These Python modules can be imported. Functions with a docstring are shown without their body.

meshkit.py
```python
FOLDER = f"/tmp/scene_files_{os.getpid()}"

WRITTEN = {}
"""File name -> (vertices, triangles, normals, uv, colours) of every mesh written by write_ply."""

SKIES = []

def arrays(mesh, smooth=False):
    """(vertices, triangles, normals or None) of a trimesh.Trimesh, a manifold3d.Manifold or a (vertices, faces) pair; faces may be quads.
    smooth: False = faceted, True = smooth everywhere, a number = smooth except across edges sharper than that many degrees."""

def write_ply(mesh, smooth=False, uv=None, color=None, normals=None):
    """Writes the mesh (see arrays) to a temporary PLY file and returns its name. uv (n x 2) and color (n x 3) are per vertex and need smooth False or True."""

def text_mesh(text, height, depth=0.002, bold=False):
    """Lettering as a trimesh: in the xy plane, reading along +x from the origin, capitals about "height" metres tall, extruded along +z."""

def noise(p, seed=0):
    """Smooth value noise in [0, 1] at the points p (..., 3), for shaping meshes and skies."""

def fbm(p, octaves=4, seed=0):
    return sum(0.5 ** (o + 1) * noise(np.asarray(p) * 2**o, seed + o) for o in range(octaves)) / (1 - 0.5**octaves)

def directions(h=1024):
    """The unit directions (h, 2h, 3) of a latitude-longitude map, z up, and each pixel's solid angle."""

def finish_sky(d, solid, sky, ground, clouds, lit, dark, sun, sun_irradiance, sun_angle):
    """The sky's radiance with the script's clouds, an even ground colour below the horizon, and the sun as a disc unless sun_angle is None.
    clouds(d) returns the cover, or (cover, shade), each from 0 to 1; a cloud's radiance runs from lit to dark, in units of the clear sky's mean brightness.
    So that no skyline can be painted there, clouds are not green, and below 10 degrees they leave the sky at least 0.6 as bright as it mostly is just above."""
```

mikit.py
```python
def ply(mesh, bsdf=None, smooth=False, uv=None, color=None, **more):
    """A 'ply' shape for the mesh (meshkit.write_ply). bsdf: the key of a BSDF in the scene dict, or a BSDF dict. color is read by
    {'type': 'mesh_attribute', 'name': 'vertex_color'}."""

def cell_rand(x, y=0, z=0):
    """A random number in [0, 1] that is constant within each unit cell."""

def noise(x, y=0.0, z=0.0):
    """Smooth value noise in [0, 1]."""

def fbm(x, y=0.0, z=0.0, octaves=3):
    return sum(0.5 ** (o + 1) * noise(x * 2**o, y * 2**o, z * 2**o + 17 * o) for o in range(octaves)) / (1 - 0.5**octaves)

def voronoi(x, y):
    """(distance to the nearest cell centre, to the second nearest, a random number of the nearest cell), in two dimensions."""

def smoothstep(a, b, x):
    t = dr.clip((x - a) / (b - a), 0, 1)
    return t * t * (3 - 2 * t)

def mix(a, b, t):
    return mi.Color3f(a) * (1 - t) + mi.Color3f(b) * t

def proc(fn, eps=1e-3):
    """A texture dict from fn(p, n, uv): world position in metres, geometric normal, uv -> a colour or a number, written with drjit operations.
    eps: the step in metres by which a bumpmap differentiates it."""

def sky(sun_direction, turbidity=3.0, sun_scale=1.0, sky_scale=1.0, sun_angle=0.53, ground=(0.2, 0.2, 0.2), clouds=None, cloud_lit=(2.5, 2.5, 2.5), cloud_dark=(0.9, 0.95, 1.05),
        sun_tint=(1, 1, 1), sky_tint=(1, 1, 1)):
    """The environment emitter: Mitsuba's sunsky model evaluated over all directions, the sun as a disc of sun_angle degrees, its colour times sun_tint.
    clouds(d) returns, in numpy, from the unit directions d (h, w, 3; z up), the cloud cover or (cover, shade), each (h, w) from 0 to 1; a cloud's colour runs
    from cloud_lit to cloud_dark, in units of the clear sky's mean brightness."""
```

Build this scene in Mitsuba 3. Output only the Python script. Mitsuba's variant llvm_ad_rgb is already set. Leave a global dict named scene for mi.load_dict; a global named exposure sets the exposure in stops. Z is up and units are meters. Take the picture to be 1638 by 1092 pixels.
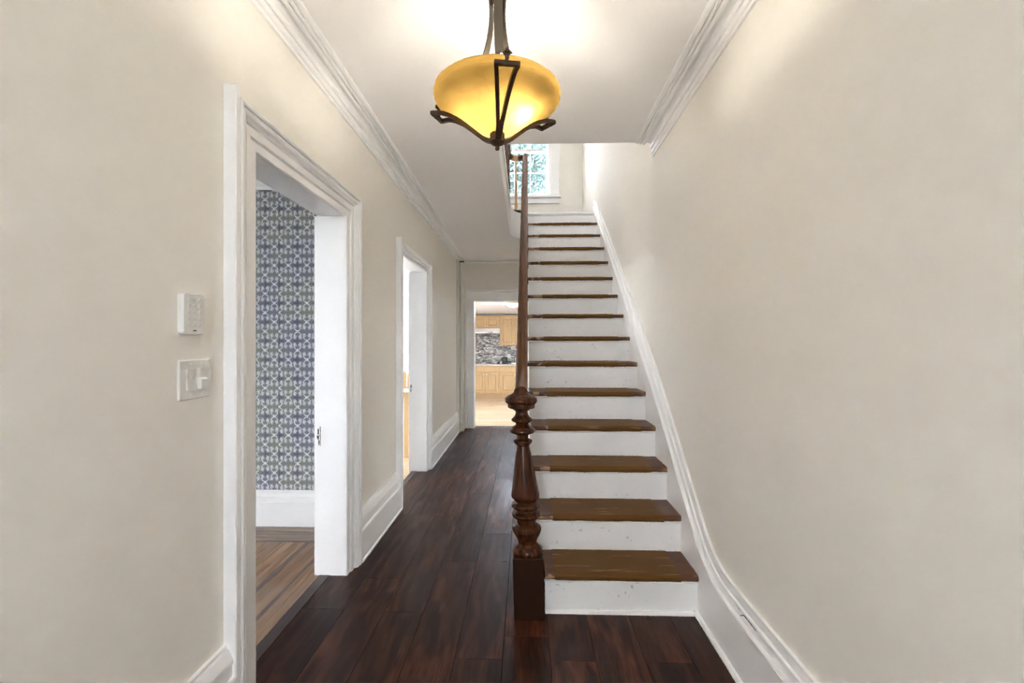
import math, random
import numpy as np, trimesh, drjit as dr, mitsuba as mi, mikit, meshkit
from shapely.geometry import Polygon, box as sbox
from mikit import noise, fbm, cell_rand, smoothstep, mix, proc

rng = random.Random(7)
T = mi.ScalarTransform4f
scene, labels = {}, {}

# ------------------------------------------------------------------ camera, sky, exposure
F, EYE, YAW = 728.0, 1.3274, math.atan(23 / 728.0)
scene['camera'] = {'type': 'perspective', 'fov_axis': 'x', 'fov': 2 * math.degrees(math.atan(819 / F)), 'near_clip': 0.05, 'far_clip': 200.0,
                   'to_world': T().look_at(origin=[0, 0, EYE], target=[-math.sin(YAW), math.cos(YAW), EYE], up=[0, 0, 1])}


SKY = 3.4


def clouds(d):
    n = meshkit.fbm(d * 3.0 + 5.0, 4, 3)
    return np.clip(0.55 + 0.9 * (n - 0.3), 0, 1), np.clip(1.2 - 1.6 * n, 0, 1)


scene['sky'] = mikit.sky((-0.4, -0.5, 0.75), turbidity=4.0, sun_scale=0.0, sky_tint=(0.97, 1.0, 1.05), sky_scale=SKY, ground=(0.22, 0.22, 0.2),
                         clouds=clouds, cloud_lit=(2.3, 2.3, 2.3), cloud_dark=(1.2, 1.2, 1.25))
exposure = 5.04
PENDANT = 14.5       # radiance of the three bulbs in the bowl
KITCHEN_DOME = 8.2  # radiance of the kitchen's frosted dome
UPPER_DOME = 2.5    # radiance of the upper hall's frosted dome


# ------------------------------------------------------------------ materials
def pr(color, rough=0.5, spec=0.5, **k):
    c = color if isinstance(color, dict) else {'type': 'rgb', 'value': list(color)}
    r = rough if isinstance(rough, dict) else float(rough)
    return {'type': 'twosided', 'b': {'type': 'principled', 'base_color': c, 'roughness': r, 'specular': spec, **k}}


def df(color):
    return {'type': 'twosided', 'b': {'type': 'diffuse', 'reflectance': color if isinstance(color, dict) else {'type': 'rgb', 'value': list(color)}}}


def bump(b, fn, scale, eps=1e-3):
    return {'type': 'twosided', 'b': {'type': 'bumpmap', 'arbitrary': proc(fn, eps), 'scale': scale, 'inner': b['b']}}


def wall_fn(p, n, uv):
    a = fbm(p.x * 2 + 3, p.y * 2, p.z * 2 + 9, 3)
    b = noise(p.x * 30, p.y * 30, p.z * 30)
    return mix((0.77, 0.738, 0.672), (0.815, 0.788, 0.728), 0.7 * a + 0.3 * b)


def ceil_fn(p, n, uv):
    a = fbm(p.x * 1.5 + 3, p.y * 1.5, p.z + 9, 3)
    return mix((0.875, 0.87, 0.86), (0.905, 0.90, 0.89), a)


def trim_fn(p, n, uv):
    a = fbm(p.x * 7 + 3, p.y * 7, p.z * 7 + 9, 3)
    return mix((0.815, 0.815, 0.81), (0.845, 0.845, 0.84), a)


def riser_fn(p, n, uv):
    a = fbm(p.x * 9 + 3, p.y * 7, p.z * 9 + 9, 3)
    speck = smoothstep(0.86, 0.9, noise(p.x * 60, p.y * 50, p.z * 60)) * smoothstep(0.5, 0.7, noise(p.x * 11, p.y * 9, p.z * 9))
    return mix(mix((0.73, 0.73, 0.72), (0.81, 0.81, 0.80), a), (0.3, 0.22, 0.16), 0.55 * speck)


def floor_fn(p, n, uv):
    g = fbm(p.x * 34 + uv.x * 57 + 1.5 * noise(p.x * 8, p.y * 5, uv.y * 9), p.y * 3.4 + uv.y * 31, 0, 4)
    f = noise(p.x * 230 + uv.x * 9, p.y * 16, 2)
    w = fbm(p.x * 12 + uv.y * 40, p.y * 3.5 + uv.x * 70, 3, 3)
    c = mix((0.019, 0.0058, 0.0030), (0.052, 0.0158, 0.0066), smoothstep(0.25, 0.75, g))
    c = mix(c, (0.105, 0.030, 0.011), smoothstep(0.58, 0.8, w) * 0.6)
    c = mix(c, (0.012, 0.007, 0.005), smoothstep(0.5, 0.9, f) * 0.4)
    return c * (0.78 + 0.45 * uv.x)


def floor_rough(p, n, uv):
    return 0.32 + 0.16 * fbm(p.x * 6, p.y * 4, 4, 3) + 0.05 * uv.y


def parlor_fn(p, n, uv):
    g = fbm(p.x * 50 + uv.x * 57, p.y * 4 + uv.y * 31, 0, 4)
    w = fbm(p.x * 5, p.y * 2.2, 8, 3)
    c = mix((0.215, 0.125, 0.070), (0.36, 0.215, 0.120), smoothstep(0.15, 0.85, g))
    c = mix(c, (0.29, 0.225, 0.18), smoothstep(0.4, 0.7, w) * 0.6)
    c = mix(c, (0.45, 0.24, 0.115), smoothstep(2.3, 1.6, p.y) * smoothstep(0.35, 0.6, g) * 0.5)
    return c * (0.84 + 0.3 * uv.x)


def parlor_cross_fn(p, n, uv):
    g = fbm(p.y * 40 + uv.x * 57, p.x * 4 + uv.y * 31, 0, 4)
    return mix((0.215, 0.155, 0.115), (0.34, 0.26, 0.20), smoothstep(0.2, 0.8, g)) * (0.82 + 0.3 * uv.x)


def oak_fn(p, n, uv):
    g = fbm(p.x * 5, p.y * 30, 0, 4)
    row = cell_rand(dr.floor(p.y / 0.12), dr.floor((p.x + 3 * cell_rand(dr.floor(p.y / 0.12))) / 0.9), 1)
    seam = smoothstep(0.06, 0.0, dr.abs(p.y / 0.12 - dr.floor(p.y / 0.12 + 0.5)))
    c = mix((0.40, 0.285, 0.175), (0.56, 0.43, 0.295), g) * (0.86 + 0.22 * row)
    return c * (1 - 0.25 * seam)


def maple_fn(p, n, uv):
    g = fbm(p.x * 35, p.y * 35, p.z * 3, 3)
    return mix((0.52, 0.345, 0.165), (0.64, 0.455, 0.25), g)


def mahogany_fn(p, n, uv):
    g = fbm(p.x * 70, p.y * 70, p.z * 6, 3)
    return mix((0.022, 0.0066, 0.0023), (0.080, 0.0245, 0.0068), smoothstep(0.2, 0.85, g))


def rail_fn(p, n, uv):
    g = fbm(p.x * 90, p.y * 5, p.z * 6, 3)
    return mix((0.055, 0.02, 0.007), (0.125, 0.05, 0.017), smoothstep(0.2, 0.85, g))


def tread_fn(p, n, uv):
    a = fbm(p.x * 14, p.y * 30, p.z * 30, 3)
    worn = smoothstep(0.5, 0.58, fbm(p.x * 30 + 5, p.y * 30, p.z * 30, 3)) * dr.maximum(smoothstep(0.22, 0.16, p.x), 0.5 * smoothstep(0.79, 0.83, p.x))
    front = smoothstep(0.02, 0.0, dr.abs(uv.x))
    c = mix((0.075, 0.032, 0.016), (0.125, 0.06, 0.032), a)
    return mix(c, (0.40, 0.25, 0.13), 0.9 * worn * front)


def mat_fn(p, n, uv):
    rib = 0.5 + 0.5 * dr.sin(p.y * 1100.0)
    a = fbm(p.x * 8, p.y * 12, p.z * 12, 3)
    s = smoothstep(0.66, 0.74, fbm(p.x * 7 + 9, p.y * 60, p.z * 40, 3))
    c = mix((0.098, 0.044, 0.010), (0.138, 0.066, 0.017), a) * (0.85 + 0.2 * rib)
    return mix(c, (0.26, 0.19, 0.12), 0.35 * s)


TILE = 0.1366


def paper_fn(p, n, uv):
    px = dr.select(p.x > -1.795, p.x + 0.034, p.x)      # the drop's seam misses the repeat a little
    u, v = px / TILE + 0.37, p.z / TILE + 0.25
    line = lambda d, w: smoothstep(w, w * 0.4, dr.abs(d))

    def node(du, dv):
        a, b = u + du, v + dv
        a, b = a - dr.floor(a + 0.5), b - dr.floor(b + 0.5)
        ax, bx = dr.abs(a), dr.abs(b)
        arc = line(dr.sqrt(a * a + dr.square(bx - 0.215)) - 0.175, 0.026) * smoothstep(0.33, 0.27, bx)
        curl = line(dr.sqrt(dr.square(ax - 0.115) + dr.square(bx - 0.275)) - 0.055, 0.022)
        bar = line(b, 0.022) * smoothstep(0.09, 0.07, ax)
        return dr.maximum(dr.maximum(arc, curl), bar)

    def sprig(du, dv):
        a, b = u + du, v + dv
        ax, bx = dr.abs(a - dr.floor(a + 0.5)), dr.abs(b - dr.floor(b + 0.5))
        s, t = (ax + bx) * 0.7071, (ax - bx) * 0.7071
        stem = line(t, 0.014) * smoothstep(0.09, 0.11, s) * smoothstep(0.33, 0.30, s)
        barb = line(dr.abs(t) - 0.8 * (s - 0.15), 0.017) * smoothstep(0.15, 0.17, s) * smoothstep(0.27, 0.24, s)
        barb2 = line(dr.abs(t) - 0.7 * (s - 0.22), 0.016) * smoothstep(0.22, 0.24, s) * smoothstep(0.35, 0.32, s)
        return dr.maximum(stem, dr.maximum(barb, barb2)) * 0.8

    ink = dr.clip(dr.maximum(dr.maximum(node(0, 0), node(0.5, 0.5)), dr.maximum(sprig(0.5, 0), sprig(0, 0.5))), 0, 1)
    a, b = u + 0.5, v
    ax, bx = dr.abs(a - dr.floor(a + 0.5)), dr.abs(b - dr.floor(b + 0.5))
    patch = fbm(px * 3.2, p.z * 3.2, 3, 3)
    drop = cell_rand(dr.floor(u + 0.5), 3, 5)
    ground = mix((0.235, 0.25, 0.225), (0.20, 0.212, 0.25), smoothstep(0.35, 0.65, patch))
    dark = dr.maximum(smoothstep(0.34, 0.04, ax) * smoothstep(0.13, 0.02, bx), smoothstep(0.30, 0.04, bx) * smoothstep(0.12, 0.02, ax))
    ground = mix(ground, (0.115, 0.115, 0.19), dr.clip(dark * (0.45 + 0.9 * drop), 0, 0.85))
    return mix(ground, (0.84, 0.86, 0.90), ink * 0.92)


def mosaic_fn(p, n, uv):
    row = dr.floor(p.z / 0.021)
    x = p.x / 0.13 + cell_rand(row) * 5
    v = cell_rand(row, dr.floor(x), 2)
    x2 = x * (1 + dr.floor(cell_rand(row, dr.floor(x), 7) * 2.99))
    v = cell_rand(row, dr.floor(x2), 3)
    c = dr.select(v < 0.3, mi.Color3f(0.055, 0.055, 0.06), dr.select(v < 0.6, mi.Color3f(0.22, 0.21, 0.205), dr.select(v < 0.82, mi.Color3f(0.42, 0.40, 0.38), mi.Color3f(0.75, 0.75, 0.74))))
    seam = smoothstep(0.12, 0.04, dr.abs(p.z / 0.021 - dr.floor(p.z / 0.021 + 0.5)))
    return mix(c, (0.35, 0.34, 0.33), seam * 0.6)


def granite_fn(p, n, uv):
    return mix((0.50, 0.46, 0.40), (0.72, 0.69, 0.63), smoothstep(0.3, 0.7, fbm(p.x * 40, p.y * 40, p.z * 40, 3)))


def amber_fn(p, n, uv):
    a = fbm(p.x * 14, p.y * 14, p.z * 22, 4)
    v = smoothstep(0.03, 0.0, dr.abs(fbm(p.x * 9 + 4, p.y * 9, p.z * 12, 3) - 0.5))
    c = mix((0.064, 0.0365, 0.0076), (0.098, 0.0605, 0.0170), a)
    return mix(c, (0.05, 0.027, 0.0055), 0.25 * v)


def bronze_fn(p, n, uv):
    return mix((0.035, 0.02, 0.012), (0.085, 0.05, 0.028), fbm(p.x * 60, p.y * 60, p.z * 60, 2))


def leaf_fn(p, n, uv):
    return mix((0.085, 0.145, 0.135), (0.26, 0.335, 0.325), cell_rand(dr.floor(p.x * 9), dr.floor(p.y * 9), dr.floor(p.z * 9)))


def wave_fn(p, n, uv):
    return noise(p.x * 14, p.y * 14, p.z * 40) + 0.5 * noise(p.x * 60, p.y * 60, p.z * 120)


def plaster_fn(p, n, uv):
    return fbm(p.x * 5, p.y * 5, p.z * 5, 3)


MATS = {
    'wall_paint': bump(pr(proc(wall_fn), 0.65, 0.12), plaster_fn, 0.006, 4e-3),
    'ceiling_paint': df(proc(ceil_fn)),
    'trim_paint': pr(proc(trim_fn), 0.38, 0.5),
    'riser_paint': bump(pr(proc(riser_fn), 0.42, 0.45), wave_fn, 0.0015, 2e-3),
    'walnut': pr(proc(floor_fn), proc(floor_rough), 0.21),
    'dark_wood': pr((0.05, 0.035, 0.032), 0.4),
    'gap': df((0.012, 0.009, 0.008)),
    'parlor_oak': pr(proc(parlor_fn), 0.42, 0.4),
    'parlor_cross': pr(proc(parlor_cross_fn), 0.42, 0.4),
    'parlor_dark': pr((0.15, 0.112, 0.105), 0.42, 0.4),
    'light_oak': pr(proc(oak_fn), 0.35, 0.4),
    'maple': pr(proc(maple_fn), 0.4, 0.4),
    'mahogany': pr(proc(mahogany_fn), 0.2, 0.27),
    'newel_paint': pr((0.024, 0.009, 0.0042), 0.35, 0.15),
    'rail_wood': pr(proc(rail_fn), 0.32, 0.3),
    'pine': pr((0.50, 0.33, 0.17), 0.4),
    'tread_paint': pr(proc(tread_fn), 0.42, 0.25),
    'mat': pr(proc(mat_fn), 0.5, 0.12),
    'wallpaper': df(proc(paper_fn)),
    'mosaic': pr(proc(mosaic_fn), 0.25, 0.5),
    'granite': pr(proc(granite_fn), 0.25, 0.5),
    'bronze': pr(proc(bronze_fn), 0.42, 0.5, metallic=0.5),
    'strap_metal': pr((0.085, 0.068, 0.046), 0.4, 0.5, metallic=0.3),
    'amber': {'type': 'principledthin', 'base_color': proc(amber_fn), 'roughness': 0.4, 'spec_trans': 0.0, 'diff_trans': 1.3},
    'white_plastic': pr((0.72, 0.71, 0.68), 0.35),
    'grey_plastic': pr((0.42, 0.41, 0.40), 0.4),
    'dark_plastic': pr((0.02, 0.02, 0.02), 0.3),
    'white_enamel': pr((0.82, 0.82, 0.82), 0.25),
    'steel': pr((0.5, 0.49, 0.47), 0.3, 0.5, metallic=0.9),
    'cream_pipe': pr((0.66, 0.64, 0.58), 0.45),
    'glass': {'type': 'thindielectric', 'int_ior': 1.5, 'ext_ior': 1.0},
    'leaf': {'type': 'principledthin', 'base_color': proc(leaf_fn), 'roughness': 0.6, 'diff_trans': 0.9},
    'bark': df((0.12, 0.09, 0.065)),
    'paving': df((0.42, 0.415, 0.40)),
    'plain_white': df((0.80, 0.80, 0.79)),
}
scene.update(MATS)


# ------------------------------------------------------------------ helpers
def numbered(key):
    if key not in scene and key not in labels:
        return key
    k = 1
    while f'{key}_{k:03d}' in scene or f'{key}_{k:03d}' in labels:
        k += 1
    return f'{key}_{k:03d}'


def obj(name, mesh, mat, parent=None, smooth=False, label=None, cat=None, group=None, kind=None, uv=None, **more):
    key = numbered((parent + '__' if parent else '') + name)
    if isinstance(mesh, dict):
        scene[key] = {**mesh, **more}
    else:
        scene[key] = mikit.ply(mesh, mat, smooth, uv=uv, **more)
    tag(key, label, cat, group, kind)
    return key


def tag(key, label=None, cat=None, group=None, kind=None):
    d = {k: v for k, v in (('label', label), ('category', cat), ('group', group), ('kind', kind)) if v}
    if d:
        labels[key] = d


def struct(name, mesh, mat, smooth=False, label=None, **k):
    return obj(name, mesh, mat, None, smooth, label=label, kind='structure', **k)


def thing(name, label, cat, group=None, kind=None):
    key = numbered(name)
    tag(key, label, cat, group, kind)
    return key


CHAM = {}


def cbox(x0, x1, y0, y1, z0, z1, b=0.0):
    """A box, its edges chamfered by b."""
    if b <= 0:
        m = trimesh.creation.box(extents=(x1 - x0, y1 - y0, z1 - z0))
        m.apply_translation(((x0 + x1) / 2, (y0 + y1) / 2, (z0 + z1) / 2))
        return m
    pts = []
    for sx in (0, 1):
        for sy in (0, 1):
            for sz in (0, 1):
                c = [x1 if sx else x0, y1 if sy else y0, z1 if sz else z0]
                d = [-b if sx else b, -b if sy else b, -b if sz else b]
                for keep in range(3):
                    pts.append([c[i] if i == keep else c[i] + d[i] for i in range(3)])
    return trimesh.convex.convex_hull(np.array(pts))


def cat(*ms):
    return trimesh.util.concatenate([m for m in ms])


def flip_check(m):
    if m.is_watertight and m.volume < 0:
        m.invert()
    return m


def loft(sections, close=True, caps=True):
    """Joins rings (stations, points, 3) to a surface; the caps are triangulated in the ring's own plane."""
    s = np.asarray(sections, float)
    n, k, _ = s.shape
    v = s.reshape(-1, 3)
    f = []
    for i in range(n - 1):
        for j in range(k if close else k - 1):
            a, b, c, d = i * k + j, i * k + (j + 1) % k, (i + 1) * k + (j + 1) % k, (i + 1) * k + j
            f += [[a, b, c], [a, c, d]]
    if caps and close:
        for i in (0, n - 1):
            ring = s[i]
            c = ring.mean(0)
            _, _, vt = np.linalg.svd(ring - c)
            p2 = (ring - c) @ vt[:2].T
            import mapbox_earcut as me
            tri = np.array(me.triangulate_float64(p2, np.array([k], np.uint32))).reshape(-1, 3)
            f += [[i * k + a, i * k + b, i * k + cc] for a, b, cc in tri]
    m = trimesh.Trimesh(v, np.array(f), process=False)
    try:
        m.merge_vertices()
        m.fix_normals()
    except Exception:
        pass
    return m


def lathe(profile, n=48, axis=(0, 0)):
    """A closed surface of revolution about z from (r, z) points, bottom to top."""
    pts = [(max(r, 0.0), z) for r, z in profile]
    a = np.arange(n) * 2 * math.pi / n
    v, idx = [], []
    for r, z in pts:
        if r < 1e-6:
            idx.append([len(v)] * n)
            v.append((0, 0, z))
        else:
            idx.append(list(range(len(v), len(v) + n)))
            v += [(r * math.cos(t), r * math.sin(t), z) for t in a]
    f = []
    for i in range(len(pts) - 1):
        for j in range(n):
            q = [idx[i][j], idx[i][(j + 1) % n], idx[i + 1][(j + 1) % n], idx[i + 1][j]]
            for t in ((q[0], q[1], q[2]), (q[0], q[2], q[3])):
                if len(set(t)) == 3:
                    f.append(t)
    m = trimesh.Trimesh(np.array(v, float), np.array(f), process=False)
    m.apply_translation((axis[0], axis[1], 0))
    return m


def smooth_path(pts, n=8):
    """Catmull-Rom through the points."""
    p = np.asarray(pts, float)
    q = np.vstack([2 * p[0] - p[1], p, 2 * p[-1] - p[-2]])
    out = []
    for i in range(1, len(q) - 2):
        for t in np.arange(n) / n:
            out.append(0.5 * (2 * q[i] + (q[i + 1] - q[i - 1]) * t + (2 * q[i - 1] - 5 * q[i] + 4 * q[i + 1] - q[i + 2]) * t * t + (-q[i - 1] + 3 * q[i] - 3 * q[i + 1] + q[i + 2]) * t ** 3))
    return np.array(out + [p[-1]])


def sweep(path, prof, up=(0, 0, 1), scale=None):
    """Sweeps a 2D profile (side, up) along the path."""
    path, up = np.asarray(path, float), np.asarray(up, float)
    tan = np.gradient(path, axis=0)
    tan /= np.linalg.norm(tan, axis=1, keepdims=True)
    secs = []
    for i, (p, t) in enumerate(zip(path, tan)):
        side = np.cross(t, up)
        side /= np.linalg.norm(side)
        w = np.cross(side, t)
        k = 1 if scale is None else scale[i]
        secs.append([p + k * (a * side + b * w) for a, b in prof])
    return loft(secs)


def circle(r, n=10):
    return [(r * math.cos(2 * math.pi * i / n), r * math.sin(2 * math.pi * i / n)) for i in range(n)]


def rrect(w, h, r, n=3):
    out = []
    for cx, cy, a0 in ((w / 2 - r, h / 2 - r, 0), (-w / 2 + r, h / 2 - r, 90), (-w / 2 + r, -h / 2 + r, 180), (w / 2 - r, -h / 2 + r, 270)):
        for i in range(n + 1):
            a = math.radians(a0 + 90 * i / n)
            out.append((cx + r * math.cos(a), cy + r * math.sin(a)))
    return out


def plate(poly, plane, lo, hi):
    """A shapely polygon given in (y, z) for plane 'x', (x, z) for 'y' or (x, y) for 'z', extruded from lo to hi along the plane's axis."""
    m = trimesh.creation.extrude_polygon(poly, hi - lo, engine='earcut')
    v = m.vertices.copy()
    a, b, c = v[:, 0], v[:, 1], v[:, 2] + lo
    m.vertices = np.stack({'x': (c, a, b), 'y': (a, c, b), 'z': (a, b, c)}[plane], 1)
    if plane == 'y':
        m.invert()
    return m


def holes(outer, *cuts):
    p = outer
    for c in cuts:
        p = p.difference(c)
    return p


def along_y(profile, y0, y1, wall, sign):
    """A moulding with profile (out from the wall, height) running along y on the wall x = wall; sign is +1 where out is +x."""
    return loft([[(wall + sign * p, y, z) for p, z in profile] for y in (y0, y1)])


def along_x(profile, x0, x1, wall, sign):
    return loft([[(x, wall + sign * p, z) for p, z in profile] for x in (x0, x1)])


# ------------------------------------------------------------------ the hall's shell
WL, WR, YF, YB, TOP = -1.03, 0.86, -2.0, 6.97, 5.45
UP = 2.925                                    # the upper floor
D1, D2 = (1.683, 2.548, 2.038), (3.73, 4.62, 2.036)   # the two door openings in the left wall: from y, to y, height
DEPTH = 0.17
ST = np.array([-2.2, 1.2, 2.6, 3.9, 5.0, 6.0, 7.1])
ZC = np.array([2.70, 2.70, 2.682, 2.653, 2.612, 2.578, 2.553])   # the old ceiling sags towards the back
ZB = np.array([2.60, 2.60, 2.583, 2.562, 2.557, 2.543, 2.530])   # the foot of the crown
PJ = np.array([1, 1, 1, 1, 0.95, 0.85, 0.75])


def zc(y):
    return float(np.interp(y, ST, ZC))


struct('wall_left', plate(holes(sbox(YF - 0.2, 0, YB + 0.15, TOP), sbox(D1[0] - 0.02, -1, D1[1] + 0.02, D1[2] + 0.02), sbox(D2[0] - 0.02, -1, D2[1] + 0.02, D2[2] + 0.02)), 'x', WL - DEPTH, WL),
       'wall_paint', label='cream plaster wall with two doorways along the left of the hall')
struct('wall_right', plate(sbox(YF - 0.2, 0, YB + 0.15, TOP), 'x', WR, WR + 0.15), 'wall_paint', label='plain cream plaster wall rising beside the staircase')
DOORB = (-0.80, 0.02, 1.944)
WIN = (-0.47, 0.345, 3.585, 5.0)
struct('wall_back', plate(holes(sbox(WL, -0.3, WR, TOP), sbox(DOORB[0] - 0.02, -1, DOORB[1] + 0.02, DOORB[2] + 0.02), sbox(*[WIN[i] for i in (0, 2, 1, 3)])), 'y', YB, YB + 0.16),
       'wall_paint', label='cream end wall with the kitchen doorway below and a window above')
FD = (-0.82, 0.66, 2.52)
struct('wall_front', plate(holes(sbox(WL, 0, WR, TOP), sbox(FD[0], -1, FD[1], FD[2]), sbox(-0.75, 3.55, 0.55, 5.15)), 'y', YF - 0.2, YF), 'wall_paint', label='entrance wall behind the camera with glazed doors')
struct('ceiling_upper', cbox(WL - DEPTH, WR + 0.15, YF - 0.2, YB + 0.16, TOP, TOP + 0.1), 'ceiling_paint', label='white ceiling high above the stairwell')


def ceil_loft(ys, xl, xr):
    return loft([[(xl(y), y, zc(y)), (xr(y), y, zc(y)), (xr(y), y, UP - 0.012), (xl(y), y, UP - 0.012)] for y in ys])


WELL0, WELL1, WX = 3.10, 5.30, -0.195


def well_edge(y):
    if y < WELL1:
        return WX
    t = min(1, (y - WELL1) / 0.34)
    return WX + 0.195 * (1 - math.sqrt(max(0, 1 - t * t)))


ys2 = [WELL0, 3.5, 3.9, 4.4, 5.0, 5.3] + [WELL1 + 0.34 * k / 10 for k in range(1, 11)]
c1 = ceil_loft([YF, 1.2, 2.6, WELL0], lambda y: WL, lambda y: WR)
c2 = ceil_loft(ys2, lambda y: WL, well_edge)
c3 = ceil_loft([5.64, 6.0, YB], lambda y: WL, lambda y: 0.02)
struct('ceiling', cat(c1, c2, c3), 'ceiling_paint', label='white plaster ceiling of the hall with the stairwell cut out at right')
struct('floor_upper', cat(cbox(WL, WR, YF, WELL0, UP - 0.012, UP), cbox(WL, WX, WELL0, 5.64, UP - 0.012, UP), cbox(WL, WR, 5.65, YB, UP - 0.012, UP)), 'dark_wood', label='upper landing floor above the hall ceiling')

# crown mouldings: (out, drop as a share of the moulding's height)
CR = [(0, 1.0), (0.012, 1.0), (0.014, 0.88), (0.017, 0.85), (0.021, 0.83), (0.021, 0.56), (0.017, 0.54), (0.017, 0.50), (0.026, 0.48), (0.028, 0.27), (0.024, 0.23), (0.023, 0.17), (0.028, 0.09), (0.040, 0.035), (0.056, 0.02), (0.058, 0.03),
      (0.059, 0.15), (0.066, 0.185), (0.073, 0.18), (0.078, 0.14), (0.079, 0.03), (0.084, 0.03), (0.085, 0.13), (0.091, 0.155), (0.098, 0.14), (0.099, 0.03), (0.104, 0.03), (0.105, 0.11), (0.112, 0.13), (0.122, 0.115), (0.128, 0.06), (0.130, 0.0), (0, 0.0)]
CR = [(p, q) for p, q in CR]


def crown(ys, wall, sign):
    secs = []
    for y in ys:
        c, b, k = zc(y), float(np.interp(y, ST, ZB)), float(np.interp(y, ST, PJ))
        secs.append([(wall + sign * p * k, y, c - q * (c - b) + (0.004 if q == 0 else 0)) for p, q in CR])
    return loft(secs)


struct('trim_1', crown([YF, 1.2, 2.6, 3.9, 5.0, 6.0, YB], WL, 1), 'trim_paint', 35, label='white plaster crown moulding along the left wall')
struct('trim_2', crown([YF, 1.2, 2.6, WELL0 - 0.005], WR, -1), 'trim_paint', 35, label='white plaster crown moulding ending at the stairwell edge')
struct('trim_3', along_x([(0, 2.553), (0, 2.522), (0.012, 2.522), (0.018, 2.53), (0.02, 2.54), (0.035, 2.545), (0.035, 2.5535)], WL + 0.1, 0.0, YB, -1), 'trim_paint', label='small white moulding over the kitchen doorway')

# baseboards on the left wall
BB = [(0, 0), (0.052, 0), (0.052, 0.012), (0.045, 0.016), (0.045, 0.178), (0.047, 0.186), (0.042, 0.192), (0.033, 0.194), (0.033, 0.232), (0.037, 0.238), (0.037, 0.252), (0.030, 0.262), (0.022, 0.28), (0.014, 0.287), (0.013, 0.297), (0, 0.298)]
for i, (a, b) in enumerate(((YF, 1.515), (2.70, 3.576), (4.745, 6.66))):
    struct('baseboard_left' if i == 0 else f'baseboard_left_{i:03d}', along_y(BB, a, b, WL, 1), 'trim_paint', 25,
           label=('white baseboard at the foot of the near left wall', 'white moulded baseboard between the two left doorways', 'white moulded baseboard beyond the second left doorway')[i])


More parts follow.
